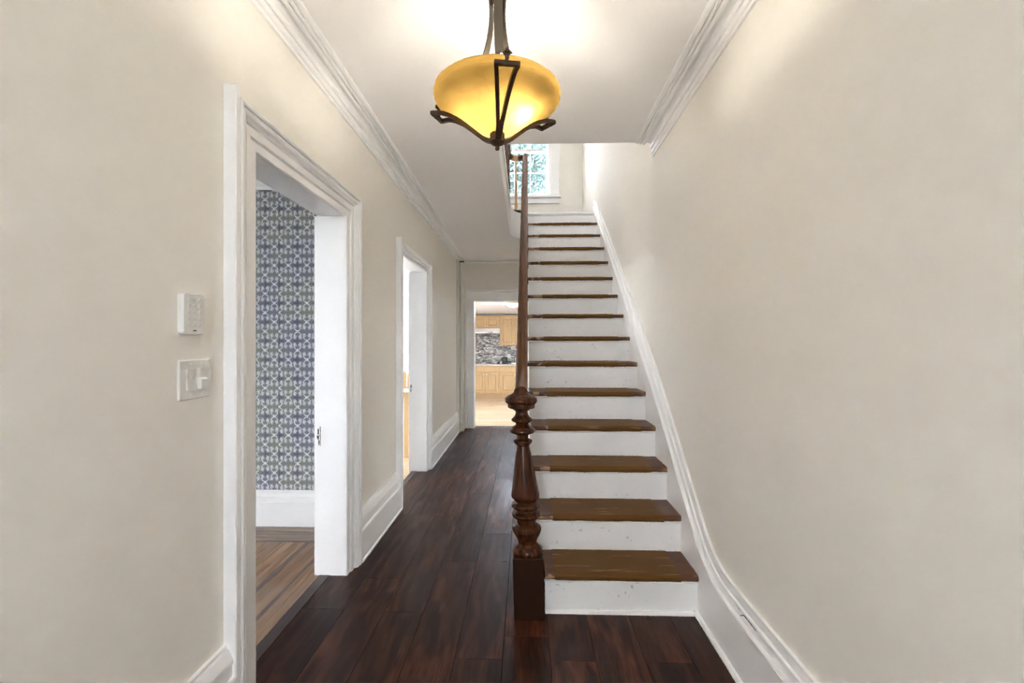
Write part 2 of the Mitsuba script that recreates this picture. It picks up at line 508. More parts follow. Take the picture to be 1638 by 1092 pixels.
# ------------------------------------------------------------------ door openings
def casing_mesh(y0, y1, h, prof, wall, sign, head, far):
    """Three mitred sides around an opening in a wall at x = wall."""
    secs = []
    for st in range(4):
        ring = []
        for w, p in prof:
            y = y0 - w if st < 2 else y1 + w * far
            z = 0.0 if st in (0, 3) else h + w * head
            ring.append((wall + sign * p, y, z))
        secs.append(ring)
    return secs


CP = [(0.0, 0.0), (0.0, 0.010), (0.004, 0.014), (0.038, 0.014), (0.040, 0.007), (0.044, 0.007), (0.046, 0.020), (0.050, 0.022), (0.078, 0.023), (0.080, 0.015), (0.085, 0.015), (0.087, 0.026), (0.094, 0.029), (0.102, 0.039), (0.112, 0.043),
      (0.117, 0.042), (0.118, 0.032), (0.123, 0.032), (0.125, 0.046), (0.134, 0.049), (0.142, 0.046), (0.142, 0.0)]


def doorway(name, y0, y1, h, wall, label, head, far, near_band=0.17):
    d = thing(name, label, None, kind='structure')
    secs = casing_mesh(y0, y1, h, CP, wall, 1, head, far)
    for i, nm in enumerate(('casing', 'head_casing', 'casing')):
        obj(nm, loft(secs[i:i + 2]), 'trim_paint', d, 30)
    # square back band that stands a little higher than the head
    obj('back_band', cbox(wall, wall + 0.046, y0 - near_band, y0 - 0.1425, 0, h + head * 0.142 + 0.033, 0.003), 'trim_paint', d)
    obj('back_band', cbox(wall, wall + 0.046, y1 + 0.142 * far + 0.0005, y1 + 0.142 * far + 0.012, 0, h + 0.125 * head, 0.003), 'trim_paint', d)
    j = 0.02
    x0, x1 = wall - DEPTH - 0.004, wall + 0.001
    obj('jamb', cbox(x0, x1, y0 - j, y0, 0, h, 0.0015), 'trim_paint', d)
    far = obj('jamb', cbox(x0, x1, y1, y1 + j, 0, h, 0.0015), 'trim_paint', d)
    obj('head_jamb', loft([[(x0, y, h + 0.014), (x1, y, h - 0.002), (x1, y, h + j), (x0, y, h + j)] for y in (y0 - j, y1 + j)]), 'trim_paint', d)
    return d, far


d1, far1 = doorway('door_1', *D1, WL, 'wide white cased doorway to the room with the patterned wallpaper', 0.94, 1.0)
# mortise strike on the far jamb
yk = D1[1] - 0.0015
obj('strike_plate', cat(cbox(-1.192, -1.168, yk - 0.001, yk + 0.0025, 0.735, 0.845, 0.001)), 'white_enamel', d1, label='painted strike plate of an old mortise lock')
for z0, z1, a, b in ((0.80, 0.832, -1.183, -1.176), (0.774, 0.790, -1.186, -1.176), (0.742, 0.768, -1.179, -1.174), (0.738, 0.846, -1.1695, -1.1675), (0.790, 0.794, -1.19, -1.171)):
    obj('slot', cbox(a, b, yk - 0.0022, yk, z0, z1), 'dark_plastic', d1)
obj('threshold', cbox(WL - 0.145, WL - 0.086, D1[0], D1[1], -0.01, 0.004, 0.002), 'dark_wood', d1, label='dark wooden threshold strip')
d2, far2 = doorway('door_2', *D2, WL, 'second white cased doorway on the left, nearer the kitchen', 0.60, 0.76)
yk = D2[1] - 0.0015
for z0, z1, a, b in ((0.855, 0.885, -1.185, -1.172), (0.815, 0.84, -1.183, -1.176)):
    obj('slot', cbox(a, b, yk - 0.0022, yk, z0, z1), 'dark_plastic', d2)
obj('threshold', cbox(WL - 0.145, WL - 0.086, D2[0], D2[1], -0.01, 0.004, 0.002), 'dark_wood', d2, label='dark wooden threshold strip')

# the kitchen doorway in the end wall
d3 = thing('door_3', 'white cased doorway at the end of the hall opening to the kitchen', None, kind='structure')
x0, x1, h = DOORB
CE = [(0, 0), (0, 0.02), (0.004, 0.024), (0.10, 0.024), (0.104, 0.02), (0.108, 0.034), (0.115, 0.036), (0.13, 0.036), (0.13, 0)]


def end_side(st):
    ring = []
    for w, p in CE:
        ring.append(((x0 - w) if st < 2 else (x1 + w), YB - p, 0.0 if st in (0, 3) else h + w * 1.35))
    return ring


S = [end_side(i) for i in range(4)]
for i, nm in enumerate(('casing', 'head_casing', 'casing')):
    obj(nm, loft(S[i:i + 2]), 'trim_paint', d3)
obj('jamb', cbox(x0 - 0.02, x0, YB, YB + 0.17, -0.2, h, 0.0015), 'trim_paint', d3)
obj('jamb', cbox(x1, x1 + 0.02, YB, YB + 0.17, -0.2, h, 0.0015), 'trim_paint', d3)
obj('head_jamb', cbox(x0 - 0.02, x1 + 0.02, YB, YB + 0.17, h, h + 0.02, 0.0015), 'trim_paint', d3)
obj('sill', cbox(x0, x1, YB - 0.01, YB + 0.17, -0.2, 0.002, 0.003), 'dark_wood', d3, label='dark wooden sill at the step down')

# ------------------------------------------------------------------ the hall floor, plank by plank
struct('floor', cbox(WL - DEPTH, WR, YF, YB, -0.06, -0.016), 'gap', label='dark walnut plank floor of the hall')


def plank(x0, x1, y0, y1, mat, parent, top=0.0, b=0.0012, rnd=None, name='plank', thick=0.016):
    m = cbox(x0 + 0.0005, x1 - 0.0005, y0 + 0.0005, y1 - 0.0005, top - thick, top, b)
    r = (rng.random(), rng.random()) if rnd is None else rnd
    obj(name, m, mat, parent, uv=np.tile(np.array([r]), (len(m.vertices), 1)))


cols = [(-1.116, -0.905, 2.23), (-0.905, -0.70, 2.53), (-0.70, -0.505, 2.216), (-0.505, -0.30, 2.737), (-0.30, -0.10, 1.90), (-0.10, 0.10, 2.05), (0.10, 0.29, 1.90), (0.29, 0.495, 2.47), (0.495, 0.69, 1.90), (0.69, 0.8585, 2.62)]
for a, b, j in cols:
    y = j - 1.24 * 4
    while y < YB - 0.01:
        lo, hi = max(y, YF + 0.003), min(y + 1.24, YB - 0.012)
        if hi - lo > 0.05 and not (a > 0.05 and lo > 2.3):
            segs = [(a, lo, hi)]
            if a < -1.0:      # the first board stops at the wall and runs into the doorways
                segs, cut = [], sorted({lo, hi, *[v for v in (D1[0], D1[1], D2[0], D2[1]) if lo < v < hi]})
                for s, e in zip(cut[:-1], cut[1:]):
                    m_ = (s + e) / 2
                    segs.append((a if D1[0] < m_ < D1[1] or D2[0] < m_ < D2[1] else WL + 0.001, s, e))
            r = (rng.random(), rng.random())
            for aa, s, e in segs:
                plank(aa, b, s, e, 'walnut', 'floor', rnd=r)
        y += 1.24

# ------------------------------------------------------------------ the staircase
R, G, Y1, NOSE, TH = 0.195, 0.2433, 2.24, 0.0165, 0.031
XL, XR = 0.02, 0.832
st = thing('staircase', 'straight flight of white risers and worn brown treads against the right wall', 'staircase')


def yr(k):
    return Y1 + (k - 1) * G


def nose_ring(x, yf, yb, zt, th, n=6):
    """Tread section in (y, z): a rounded front, a square back."""
    out = [(x, yb, zt - th)]
    for i in range(n + 1):
        a = -math.pi / 2 - math.pi * i / n
        out.append((x, yf + th / 2 + th / 2 * math.cos(a), zt - th / 2 + th / 2 * math.sin(a)))
    out.append((x, yb, zt))
    return out


for k in range(1, 16):
    y = yr(k)
    rz = obj('riser', cbox(XL if k > 1 else 0.091, XR, y, y + 0.018, (k - 1) * R, k * R - TH + 0.001), 'riser_paint', st)
    obj('cove_strip', loft([[(x, y - p, k * R - TH - q) for p, q in ((0, 0), (0.010, 0), (0.010, 0.004), (0.004, 0.012), (0, 0.014))] for x in (XL, XR)]), 'riser_paint', rz)
    if k < 15:
        m = loft([nose_ring(x, y - NOSE, y + G + 0.001, k * R, TH) for x in np.linspace(XL - 0.025 if k > 1 else 0.091, XR - 0.0005, 9)])
        if k == 1:
            m = cat(m, cbox(XL - 0.025, 0.091, 2.318, y + G, R - TH, R))
        uvx = np.stack([m.vertices[:, 1] - (y - NOSE), m.vertices[:, 2] * 0], 1)
        t = obj('tread', m, 'tread_paint', st, uv=uvx)
        xa, xb = XL + 0.122 + rng.uniform(-0.004, 0.004), XR - 0.088 + rng.uniform(-0.006, 0.006)
        secs = []
        for x in np.linspace(xa, xb, 13):
            w = 0.0012 * math.sin(x * 23 + k * 2.1) + 0.0008 * math.sin(x * 51 + k)
            ring = nose_ring(x, y - NOSE - 0.0035, y + G - 0.001, k * R + 0.0035, TH + 0.0085 + w)
            secs.append(ring)
        obj('tread_mat', loft(secs), 'mat', t, 40, label='ribbed brown mat wrapped over the nosing' if k == 1 else None)
obj('landing_nosing', loft([nose_ring(x, yr(15) - NOSE, yr(15) + 0.12, UP, TH) for x in (XL - 0.03, XR)]), 'trim_paint', st, 40, label='white painted landing nosing')
obj('quarter_round', loft([[(x, Y1 - p, q) for p, q in ((0, 0), (0.016, 0), (0.014, 0.008), (0.008, 0.014), (0, 0.016))] for x in (XL + 0.06, XR)]), 'riser_paint', st)
# skirt on the wall: curves B (bead) and T (top)
TC = np.array([(-2.0, 0.325), (1.0, 0.325), (1.5, 0.325), (1.80, 0.325), (1.95, 0.33), (2.06, 0.352), (2.15, 0.398), (2.25, 0.478), (2.45, 0.655), (2.949, 1.091), (3.587, 1.588), (4.17, 2.021), (4.829, 2.492), (5.25, 2.785), (5.60, 3.03), (5.70, 3.09)])
TC = np.vstack([TC[:3], smooth_path(TC[3:], 6)])
nrm = np.gradient(TC, axis=0)
nrm = np.stack([-nrm[:, 1], nrm[:, 0]], 1) / np.linalg.norm(nrm, axis=1, keepdims=True)
wd = np.interp(TC[:, 0], [2.0, 3.2, 5.7], [0.092, 0.125, 0.085])[:, None]
BC = TC - nrm * wd
low = [(max(y, -2), 0.0) for y in (5.70, 2.24)]
step = [(5.70, UP - 0.2), (2.24, 0.0), (-2.0, 0.0)]
CUT = int(np.argmin(np.abs(TC[:, 0] - 1.80)))


def ride(c, nn, prof, x):
    """A moulding along a curve in the plane x, profile (out into the hall, up across the curve)."""
    return loft([[(x - p, cy + n_[0] * q, cz + n_[1] * q) for p, q in prof] for (cy, cz), n_ in zip(c, nn)])


BEAD = [(0, -0.006), (0.006, -0.006), (0.0085, -0.002), (0.0085, 0.002), (0.006, 0.005), (0, 0.005)]
CAPM = [(0, -0.062), (0.006, -0.062), (0.009, -0.054), (0.022, -0.050), (0.026, -0.044), (0.024, -0.038), (0.017, -0.034), (0.017, -0.020), (0.014, -0.010), (0.006, -0.004), (0.003, 0.0), (0, 0.0)]
br = thing('baseboard_right', 'white baseboard on the right wall leading into the stair skirt', None, kind='structure')
for par, sl, tail in ((st, slice(CUT, None), [(5.70, UP - 0.25), (5.70, 2.5), (2.3, 0.0), (BC[CUT][0], 0.0)]), (br, slice(0, CUT + 1), [(BC[CUT][0], 0.0), (YF, 0.0)])):
    t_, b_, n_ = TC[sl], BC[sl], nrm[sl]
    sk = par == st
    obj('skirt_board' if sk else 'board', plate(Polygon([*map(tuple, b_), *tail]).buffer(0), 'x', WR - 0.028, WR - 0.0005), 'trim_paint', par, label='white skirt board rising along the wall' if sk else None)
    obj('skirt_field' if sk else 'field', plate(Polygon([*map(tuple, t_), *map(tuple, b_[::-1])]).buffer(0), 'x', WR - 0.014, WR - 0.0005), 'trim_paint', par)
    obj('skirt_bead' if sk else 'bead', ride(b_, n_, BEAD, WR - 0.0275), 'trim_paint', par, 30)
    obj('skirt_cap' if sk else 'cap', ride(t_, n_, CAPM, WR - 0.0005), 'trim_paint', par, 30, label='white moulded skirt cap' if sk else None)
obj('floor_bead', along_y([(0, 0), (0.018, 0), (0.016, 0.008), (0.009, 0.015), (0, 0.018)], YF, 1.80, WR - 0.028, -1), 'trim_paint', br)
obj('floor_bead', along_y([(0, 0), (0.018, 0), (0.016, 0.008), (0.009, 0.015), (0, 0.018)], 1.80, Y1, WR - 0.028, -1), 'trim_paint', st)
for (ya, za), (yb, zb_) in (((1.705, 0.262), (1.80, 0.2635)), ((1.83, 0.2645), (1.90, 0.271)), ((1.80, 0.262), (1.825, 0.245))):
    L = math.hypot(yb - ya, zb_ - za)
    ny, nz_ = -(zb_ - za) / L * 0.0012, (yb - ya) / L * 0.0012
    par = st if ya >= 1.8 else br
    obj('crack', plate(Polygon([(ya - ny, za - nz_), (yb - ny, zb_ - nz_), (yb + ny, zb_ + nz_), (ya + ny, za + nz_)]), 'x', WR - 0.0155, WR - 0.0135), 'gap', par, label='fine dark crack in the paint')
struct('wall_stair', plate(Polygon([(Y1 + 0.05, 0.0), (YB, 0.0), (YB, 2.56), (5.64, 2.56), (5.64, 2.70), (Y1 + 0.05, 0.02)]), 'x', XL + 0.002, XL + 0.04), 'wall_paint', label='plaster wall closing in the space under the stairs')

# ------------------------------------------------------------------ newel post
nw = thing('newel_post', 'turned dark mahogany newel post at the foot of the stairs', 'newel post')
PX = 0.00307


def nz(v):
    return EYE - (v - 546) * PX


def lean(m, z0=0.29):
    v = m.vertices.copy()
    v[:, 0] += 0.0155 - 0.0455 * np.maximum(v[:, 2] - 0.12, 0)
    v[:, 1] += 2.241
    m.vertices = v
    return m


bw = 0.0735
obj('base_block', lean(cbox(-bw, bw, -bw, bw, 0.0, 0.292, 0.004)), 'newel_paint', nw)
prof = [(0, 0.285), (0.068, 0.288), (0.0715, 0.296), (0.0715, 0.306), (0.067, 0.318), (0.056, 0.328), (0.049, 0.335), (0.044, 0.342), (0.045, 0.350), (0.050, 0.362), (0.060, 0.38), (0.067, 0.395), (0.0705, 0.404), (0.068, 0.406), (0.0705, 0.409), (0.069, 0.418), (0.062, 0.425), (0.053, 0.431), (0.0465, 0.436),
        (0.0465, 0.446), (0.047, 0.462), (0.051, 0.466), (0.062, 0.468), (0.0695, 0.474), (0.071, 0.480), (0.067, 0.487), (0.055, 0.493), (0.049, 0.498), (0.047, 0.504), (0.053, 0.510), (0.064, 0.514), (0.070, 0.520), (0.0705, 0.526), (0.066, 0.533), (0.055, 0.538), (0.050, 0.545), (0.052, 0.551), (0.059, 0.555),
        (0.067, 0.563), (0.069, 0.572), (0.0685, 0.582), (0.060, 0.635), (0.049, 0.71), (0.038, 0.775), (0.0305, 0.812), (0.030, 0.818), (0.037, 0.822), (0.039, 0.826), (0.038, 0.829), (0.044, 0.832), (0.0475, 0.838), (0.0455, 0.843), (0.033, 0.848), (0.0275, 0.853), (0.0275, 0.863), (0.031, 0.872), (0.043, 0.876), (0.057, 0.881),
        (0.0635, 0.889), (0.062, 0.896), (0.053, 0.903), (0.050, 0.908), (0.037, 0.914), (0.031, 0.922), (0.033, 0.930), (0.046, 0.935), (0.0525, 0.941), (0.0505, 0.947), (0.042, 0.955), (0.034, 0.964), (0.030, 0.975), (0.0305, 0.985), (0.033, 0.990)]
prof2 = prof + [(0, 0.991)]
obj('turned_shaft', lean(lathe(prof2, 56)), 'mahogany', nw, 32)
capp = [(0, 0.989), (0.039, 0.990), (0.041, 0.998), (0.058, 1.000), (0.0665, 1.004), (0.0675, 1.018), (0.067, 1.021), (0.074, 1.026), (0.079, 1.034), (0.0795, 1.042), (0.076, 1.052), (0.066, 1.060), (0.052, 1.066), (0.042, 1.071), (0.034, 1.080), (0.030, 1.095), (0, 1.097)]
obj('cap', lean(lathe(capp, 56)), 'mahogany', nw, 35)

# ------------------------------------------------------------------ stair railing
rl = thing('stair_railing', 'brown wooden handrail climbing from the newel post to the landing with turned balusters', 'railing')
HR = [(0.020, -0.030), (0.024, -0.012), (0.030, -0.004), (0.031, 0.010), (0.024, 0.024), (0.012, 0.031), (-0.012, 0.031), (-0.024, 0.024), (-0.031, 0.010), (-0.030, -0.004), (-0.024, -0.012), (-0.020, -0.030)]


def rail_z(y):
    return 1.125 + 0.795 * (y - 2.40)


path = [(-0.027, 2.232, 1.078), (-0.0265, 2.25, 1.083), (-0.026, 2.29, 1.094), (-0.025, 2.36, 1.122)] + [(-0.025 + 0.012 * (y - 2.5) / 3.0, y, rail_z(y) + 0.012 * 0) for y in np.linspace(2.5, 5.36, 8)]
end = [(-0.013, 5.47, 3.557), (-0.022, 5.555, 3.585), (-0.055, 5.61, 3.592), (-0.10, 5.625, 3.592)]
pth = smooth_path(path + end, 7)
obj('handrail', sweep(pth, HR), 'rail_wood', rl, 40)
bal = [(0, 0), (0.016, 0), (0.016, 0.12), (0.013, 0.125), (0.017, 0.135), (0.012, 0.145), (0.016, 0.19), (0.0165, 0.25), (0.013, 0.36), (0.010, 0.50), (0.009, 0.60), (0.012, 0.61), (0.009, 0.62), (0.010, 0.80), (0, 0.80)]


def baluster(x, y, z0, z1, mat, parent, k=1.0):
    s = (z1 - z0) / 0.80
    m = lathe([(r * k, z0 + z * s) for r, z in bal], 14, (x, y))
    obj('baluster', m, mat, parent, 40)


for k in range(1, 14):
    for q in (0.28, 0.78):
        y = yr(k) + q * G
        if y > 2.42:
            baluster(-0.012, y, k * R, rail_z(y) - 0.04, 'mahogany', rl, 0.9)

# ------------------------------------------------------------------ landing railing beside the well
lr = thing('landing_railing', 'level landing balustrade along the edge of the stairwell upstairs', 'railing')
lp = smooth_path([(-0.10, 5.625, 3.592), (-0.155, 5.615, 3.592), (-0.19, 5.58, 3.592), (-0.205, 5.52, 3.592), (-0.207, 5.3, 3.592), (-0.207, 4.2, 3.592), (-0.207, 3.2, 3.592), (-0.207, 3.05, 3.592)], 6)
obj('rail', sweep(lp[:13], HR), 'pine', lr, 40, label='short pale wood rail section')
obj('rail', sweep(lp[12:], HR), 'rail_wood', lr, 40)
obj('shoe', cbox(-0.225, -0.035, 5.57, 5.655, UP, UP + 0.014, 0.003), 'dark_wood', lr)
baluster(-0.128, 5.61, UP + 0.014, 3.565, 'pine', lr, 1.0)
for y in np.arange(3.2, 5.5, 0.13):
    baluster(-0.207, y, UP + 0.03, 3.565, 'rail_wood', lr, 1.0)
obj('shoe', cbox(-0.24, WX + 0.012, WELL0, 5.42, UP, UP + 0.03, 0.004), 'trim_paint', lr)
obj('fascia_bead', loft([[(WX + 0.003 + p, y, UP - 0.05 + q) for p, q in ((0, 0), (0.012, 0.004), (0.012, 0.03), (0, 0.034))] for y in (WELL0, 5.3)]), 'trim_paint', lr)

# ------------------------------------------------------------------ window on the landing
w1 = thing('window_1', 'white sash window with small panes above the landing', None, kind='structure')
wx0, wx1, wz0, wz1 = WIN
obj('casing', cbox(wx1 - 0.005, wx1 + 0.165, YB - 0.03, YB, wz0 - 0.05, wz1 + 0.16, 0.004), 'trim_paint', w1)
obj('casing', cbox(wx0 - 0.165, wx0 + 0.005, YB - 0.03, YB, wz0 - 0.05, wz1 + 0.16, 0.004), 'trim_paint', w1)
for s in (wx1 + 0.02, wx1 + 0.15, wx0 - 0.03, wx0 - 0.16):
    obj('casing_bead', cbox(s, s + 0.012, YB - 0.042, YB - 0.028, wz0 - 0.05, wz1 + 0.14, 0.003), 'trim_paint', w1)
obj('head_casing', cbox(wx0 - 0.17, wx1 + 0.17, YB - 0.035, YB, wz1 - 0.005, wz1 + 0.18, 0.004), 'trim_paint', w1)
obj('sill', cbox(wx0 - 0.185, wx1 + 0.185, YB - 0.075, YB + 0.08, wz0 - 0.075, wz0 - 0.035, 0.008), 'trim_paint', w1)
obj('apron', cbox(wx0 - 0.16, wx1 + 0.16, YB - 0.025, YB, wz0 - 0.155, wz0 - 0.075, 0.004), 'trim_paint', w1)
for a, b in ((wx0, wx0 + 0.02), (wx1 - 0.02, wx1)):
    obj('frame', cbox(a, b, YB, YB + 0.14, wz0 - 0.04, wz1, 0.002), 'trim_paint', w1)
obj('frame', cbox(wx0, wx1, YB, YB + 0.14, wz1 - 0.02, wz1, 0.002), 'trim_paint', w1)


def sash(y, za, zb, rows, low_rail, top_rail):
    s = obj('sash', cat(cbox(wx0 + 0.02, wx0 + 0.04, y, y + 0.035, za, zb), cbox(wx1 - 0.04, wx1 - 0.02, y, y + 0.035, za, zb),
                        cbox(wx0 + 0.04, wx1 - 0.04, y, y + 0.035, za, za + low_rail), cbox(wx0 + 0.04, wx1 - 0.04, y, y + 0.035, zb - top_rail, zb)), 'trim_paint', w1)
    ga, gb = za + low_rail, zb - top_rail
    xa, xb = wx0 + 0.04, wx1 - 0.04
    xs = [xa, xa + (xb - xa) / 3, xa + 2 * (xb - xa) / 3, xb]
    zs = [ga + (gb - ga) * i / rows for i in range(rows + 1)]
    for x in xs[1:-1]:
        obj('muntin', cbox(x - 0.009, x + 0.009, y + 0.006, y + 0.03, ga, gb, 0.002), 'trim_paint', s)
    for z in zs[1:-1]:
        obj('muntin', cbox(xa, xb, y + 0.006, y + 0.03, z - 0.009, z + 0.009, 0.002), 'trim_paint', s)
    for i in range(3):
        for j in range(rows):
            a, b = xs[i] + 0.006, xs[i + 1] - 0.006
            c, d = zs[j] + 0.006, zs[j + 1] - 0.006
            obj('pane', (np.array([(a, y + 0.018, c), (b, y + 0.018, c), (b, y + 0.018, d), (a, y + 0.018, d)]), np.array([[0, 1, 2], [0, 2, 3]])), 'glass', s)


sash(YB + 0.045, wz0 - 0.035, 4.29, 2, 0.055, 0.035)
sash(YB + 0.09, 4.255, wz1 - 0.02, 2, 0.035, 0.045)

# ------------------------------------------------------------------ entrance doors behind the camera and the upper front window
d4 = thing('door_4', 'glazed entrance doors with a transom behind the camera', None, kind='structure')


def glazed(parent, xa, xb, za, zb, y, st_=0.07, bot=0.1):
    f = obj('leaf', cat(cbox(xa, xa + st_, y, y + 0.045, za, zb), cbox(xb - st_, xb, y, y + 0.045, za, zb), cbox(xa + st_, xb - st_, y, y + 0.045, za, za + bot), cbox(xa + st_, xb - st_, y, y + 0.045, zb - st_, zb)), 'trim_paint', parent)
    a, b, c, d = xa + st_ - 0.005, xb - st_ + 0.005, za + bot - 0.005, zb - st_ + 0.005
    obj('pane', (np.array([(a, y + 0.02, c), (b, y + 0.02, c), (b, y + 0.02, d), (a, y + 0.02, d)]), np.array([[0, 1, 2], [0, 2, 3]])), 'glass', f)


mid = (FD[0] + FD[1]) / 2
glazed(d4, FD[0], mid, 0.01, 2.05, YF - 0.1, 0.09, 1.0)
obj('leaf', cbox(mid, FD[1], YF - 0.1, YF - 0.055, 0.01, 2.05, 0.003), 'trim_paint', d4)
obj('door_knob', lathe([(0, 0.98), (0.02, 0.985), (0.028, 1.0), (0.02, 1.015), (0, 1.02)], 16, (mid + 0.07, YF - 0.025)), 'steel', d4, 40)
glazed(d4, FD[0], FD[1], 2.05, FD[2], YF - 0.1, 0.04, 0.06)
w2 = thing('window_2', 'front window of the upper hall', None, kind='structure')
glazed(w2, -0.75, 0.55, 3.55, 5.15, YF - 0.1, 0.05, 0.05)

# ------------------------------------------------------------------ keypad and switch on the left wall
kp = thing('alarm_keypad', 'white alarm keypad on the left wall above the light switch', 'keypad')
XS = WL
ky0, ky1, kz0, kz1 = 1.312, 1.404, 1.348, 1.474
body = loft([[(XS + x, (ky0 + ky1) / 2 + a * s, (kz0 + kz1) / 2 + b * s2) for a, b in rrect(ky1 - ky0, kz1 - kz0, 0.011, 4)] for x, s, s2 in ((0, 1, 1), (0.011, 0.995, 0.995), (0.0155, 0.97, 0.975), (0.0175, 0.93, 0.945))])
obj('body', body, 'white_plastic', kp, 30)
for r in range(5):
    for c in range(3):
        y, z = 1.336 + c * 0.0215, 1.455 - r * 0.0198
        b = obj('button', loft([[(XS + x, y + a * s, z + q * s) for a, q in circle(0.0068, 14)] for x, s in ((0.0170, 1), (0.0187, 1), (0.0195, 0.85))]), 'white_plastic', kp, 30)
        obj('symbol', cbox(XS + 0.0194, XS + 0.0199, y - (0.0012 if r else 0.0025), y + (0.0012 if r else 0.0025), z - 0.003, z + 0.003), 'grey_plastic', b)
obj('slot', cbox(XS + 0.0165, XS + 0.0183, 1.353, 1.365, 1.359, 1.3625), 'dark_plastic', kp, label='small dark slot')
sw = thing('light_switch', 'white double light switch plate on the left wall below the keypad', 'light switch')
sy0, sy1, sz0, sz1 = 1.310, 1.447, 1.150, 1.272
pc = ((sy0 + sy1) / 2, (sz0 + sz1) / 2)
obj('plate', loft([[(XS + x, pc[0] + a * s, pc[1] + b * s) for a, b in rrect(sy1 - sy0, sz1 - sz0, 0.005, 3)] for x, s in ((0, 1), (0.002, 1), (0.006, 0.955), (0.0065, 0.93))]), 'white_plastic', sw, 20)
for i, c in enumerate((pc[0] - 0.0235, pc[0] + 0.0235)):
    obj('bezel', cbox(XS + 0.006, XS + 0.0072, c - 0.0175, c + 0.0175, pc[1] - 0.0345, pc[1] + 0.0345, 0.0005), 'white_plastic', sw)
    q = [(XS + 0.007, pc[1] + 0.032), (XS + 0.0085, pc[1] + 0.032), (XS + 0.0075, pc[1]), (XS + 0.0115, pc[1] - 0.031), (XS + 0.007, pc[1] - 0.031)] if i == 0 else [(XS + 0.007, pc[1] + 0.032), (XS + 0.0085, pc[1] + 0.032), (XS + 0.0095, pc[1] + 0.004), (XS + 0.019, pc[1] - 0.002), (XS + 0.019, pc[1] - 0.031), (XS + 0.007, pc[1] - 0.031)]
    obj('rocker', loft([[(x, y, z) for x, z in q] for y in (c - 0.0155, c + 0.0155)]), 'white_plastic', sw, label='rocker pressed flat' if i == 0 else 'slider lever standing out')
    for s in (-1, 1):
        obj('screw', loft([[(XS + x, c + a, pc[1] + s * 0.048 + b) for a, b in circle(0.0032, 10)] for x in (0.0062, 0.0074)]), 'white_enamel', sw)

# ------------------------------------------------------------------ pipe in the far corner
pp = thing('corner_pipe', 'cream painted heating pipe standing in the far left corner', 'pipe')
obj('riser_pipe', lathe([(0, 0.0), (0.032, 0), (0.032, 2.53), (0, 2.53)], 20, (-0.962, 6.74)), 'cream_pipe', pp, 40)
obj('bracket_board', cbox(WL + 0.001, WL + 0.04, 6.665, 6.72, 0, 2.53, 0.004), 'cream_pipe', pp)
for z, r in ((0.06, 0.042), (0.12, 0.038), (0.03, 0.044)):
    obj('collar', lathe([(0.03, z - 0.02), (r, z - 0.015), (r + 0.004, z), (r, z + 0.012), (0.03, z + 0.02)], 16, (-0.962, 6.74)), 'cream_pipe', pp, 40)
obj('cap', lathe([(0, 2.50), (0.036, 2.50), (0.036, 2.518), (0, 2.518)], 16, (-0.962, 6.74)), 'dark_plastic', pp)

# ------------------------------------------------------------------ pendant lamp
PXc, PYc = -0.1035, 1.622
pl = thing('pendant_lamp', 'amber glass bowl pendant in a dark bronze cage hanging from the ceiling', 'pendant lamp')


def at(m):
    m.apply_translation((PXc, PYc, 0))
    return m


bowl = [(0.0, 2.066), (0.03, 2.067), (0.05, 2.072), (0.07, 2.083), (0.09, 2.098), (0.115, 2.119), (0.15, 2.145), (0.18, 2.161), (0.203, 2.171), (0.216, 2.179), (0.2225, 2.187), (0.2240, 2.193), (0.2232, 2.1985), (0.2250, 2.202), (0.2228, 2.211), (0.215, 2.218), (0.204, 2.222), (0.196, 2.220), (0.191, 2.213)]
obj('bowl', at(lathe(bowl, 96)), 'amber', pl, True, label='mottled amber glass bowl')
AZ = [math.radians(a) for a in (-79.4, 160.6, 40.6)]


def pol(az, r, s, z):
    """Radius r along the azimuth, s across it."""
    return (PXc + r * math.cos(az) - s * math.sin(az), PYc + r * math.sin(az) + s * math.cos(az), z)


BR = [(0.022, 2.044), (0.05, 2.056), (0.08, 2.080), (0.115, 2.110), (0.15, 2.137), (0.185, 2.157), (0.215, 2.168), (0.246, 2.171)]
SP = [(0.026, 2.575), (0.024, 2.53), (0.023, 2.48), (0.030, 2.42), (0.046, 2.36), (0.075, 2.305), (0.115, 2.263), (0.16, 2.238), (0.205, 2.2265)]
SQ = [(0.0065, -0.0065), (0.0065, 0.0065), (-0.0065, 0.0065), (-0.0065, -0.0065)]
for i, az in enumerate(AZ):
    rr = smooth_path([(r, z, 0) for r, z in BR], 5)
    w = np.interp(rr[:, 0], [0.03, 0.07, 0.246], [0.004, 0.006, 0.034])
    bars = [sweep([pol(az, r, sg * ww, z) for (r, z, _), ww in zip(rr, w)], SQ) for sg in (-1, 1)]
    cross = sweep([pol(az, 0.246, s, 2.171) for s in np.linspace(-0.0395, 0.0395, 5)], SQ)
    b = obj('bracket', cat(*bars, cross), 'bronze', pl, label='bronze V-shaped bracket under the bowl' if i == 0 else None)
    bx, by, _ = pol(az, 0.240, 0, 0)
    obj('post', lathe([(0, 2.172), (0.006, 2.172), (0.006, 2.204), (0.012, 2.205), (0.012, 2.211), (0.007, 2.213), (0.007, 2.218), (0.004, 2.222), (0, 2.223)], 14, (bx, by)), 'bronze', b, 40)
    sp = smooth_path([(r, z, 0) for r, z in SP] + [(0.228, 2.218, 0), (0.246, 2.2035, 0)], 6)
    secs = []
    for (r, z, _), (dr_, dz, _) in zip(sp, np.gradient(sp, axis=0)):
        L = math.hypot(dr_, dz)
        nr, nzz = -dz / L, dr_ / L
        hw = 0.0155
        secs.append([pol(az, r + nr * t, s, z + nzz * t) for s, t in ((-hw, -0.002), (hw, -0.002), (hw, 0.002), (-hw, 0.002))])
    obj('strap', loft(secs), 'strap_metal', pl, label='flat curved metal strap' if i == 0 else None)
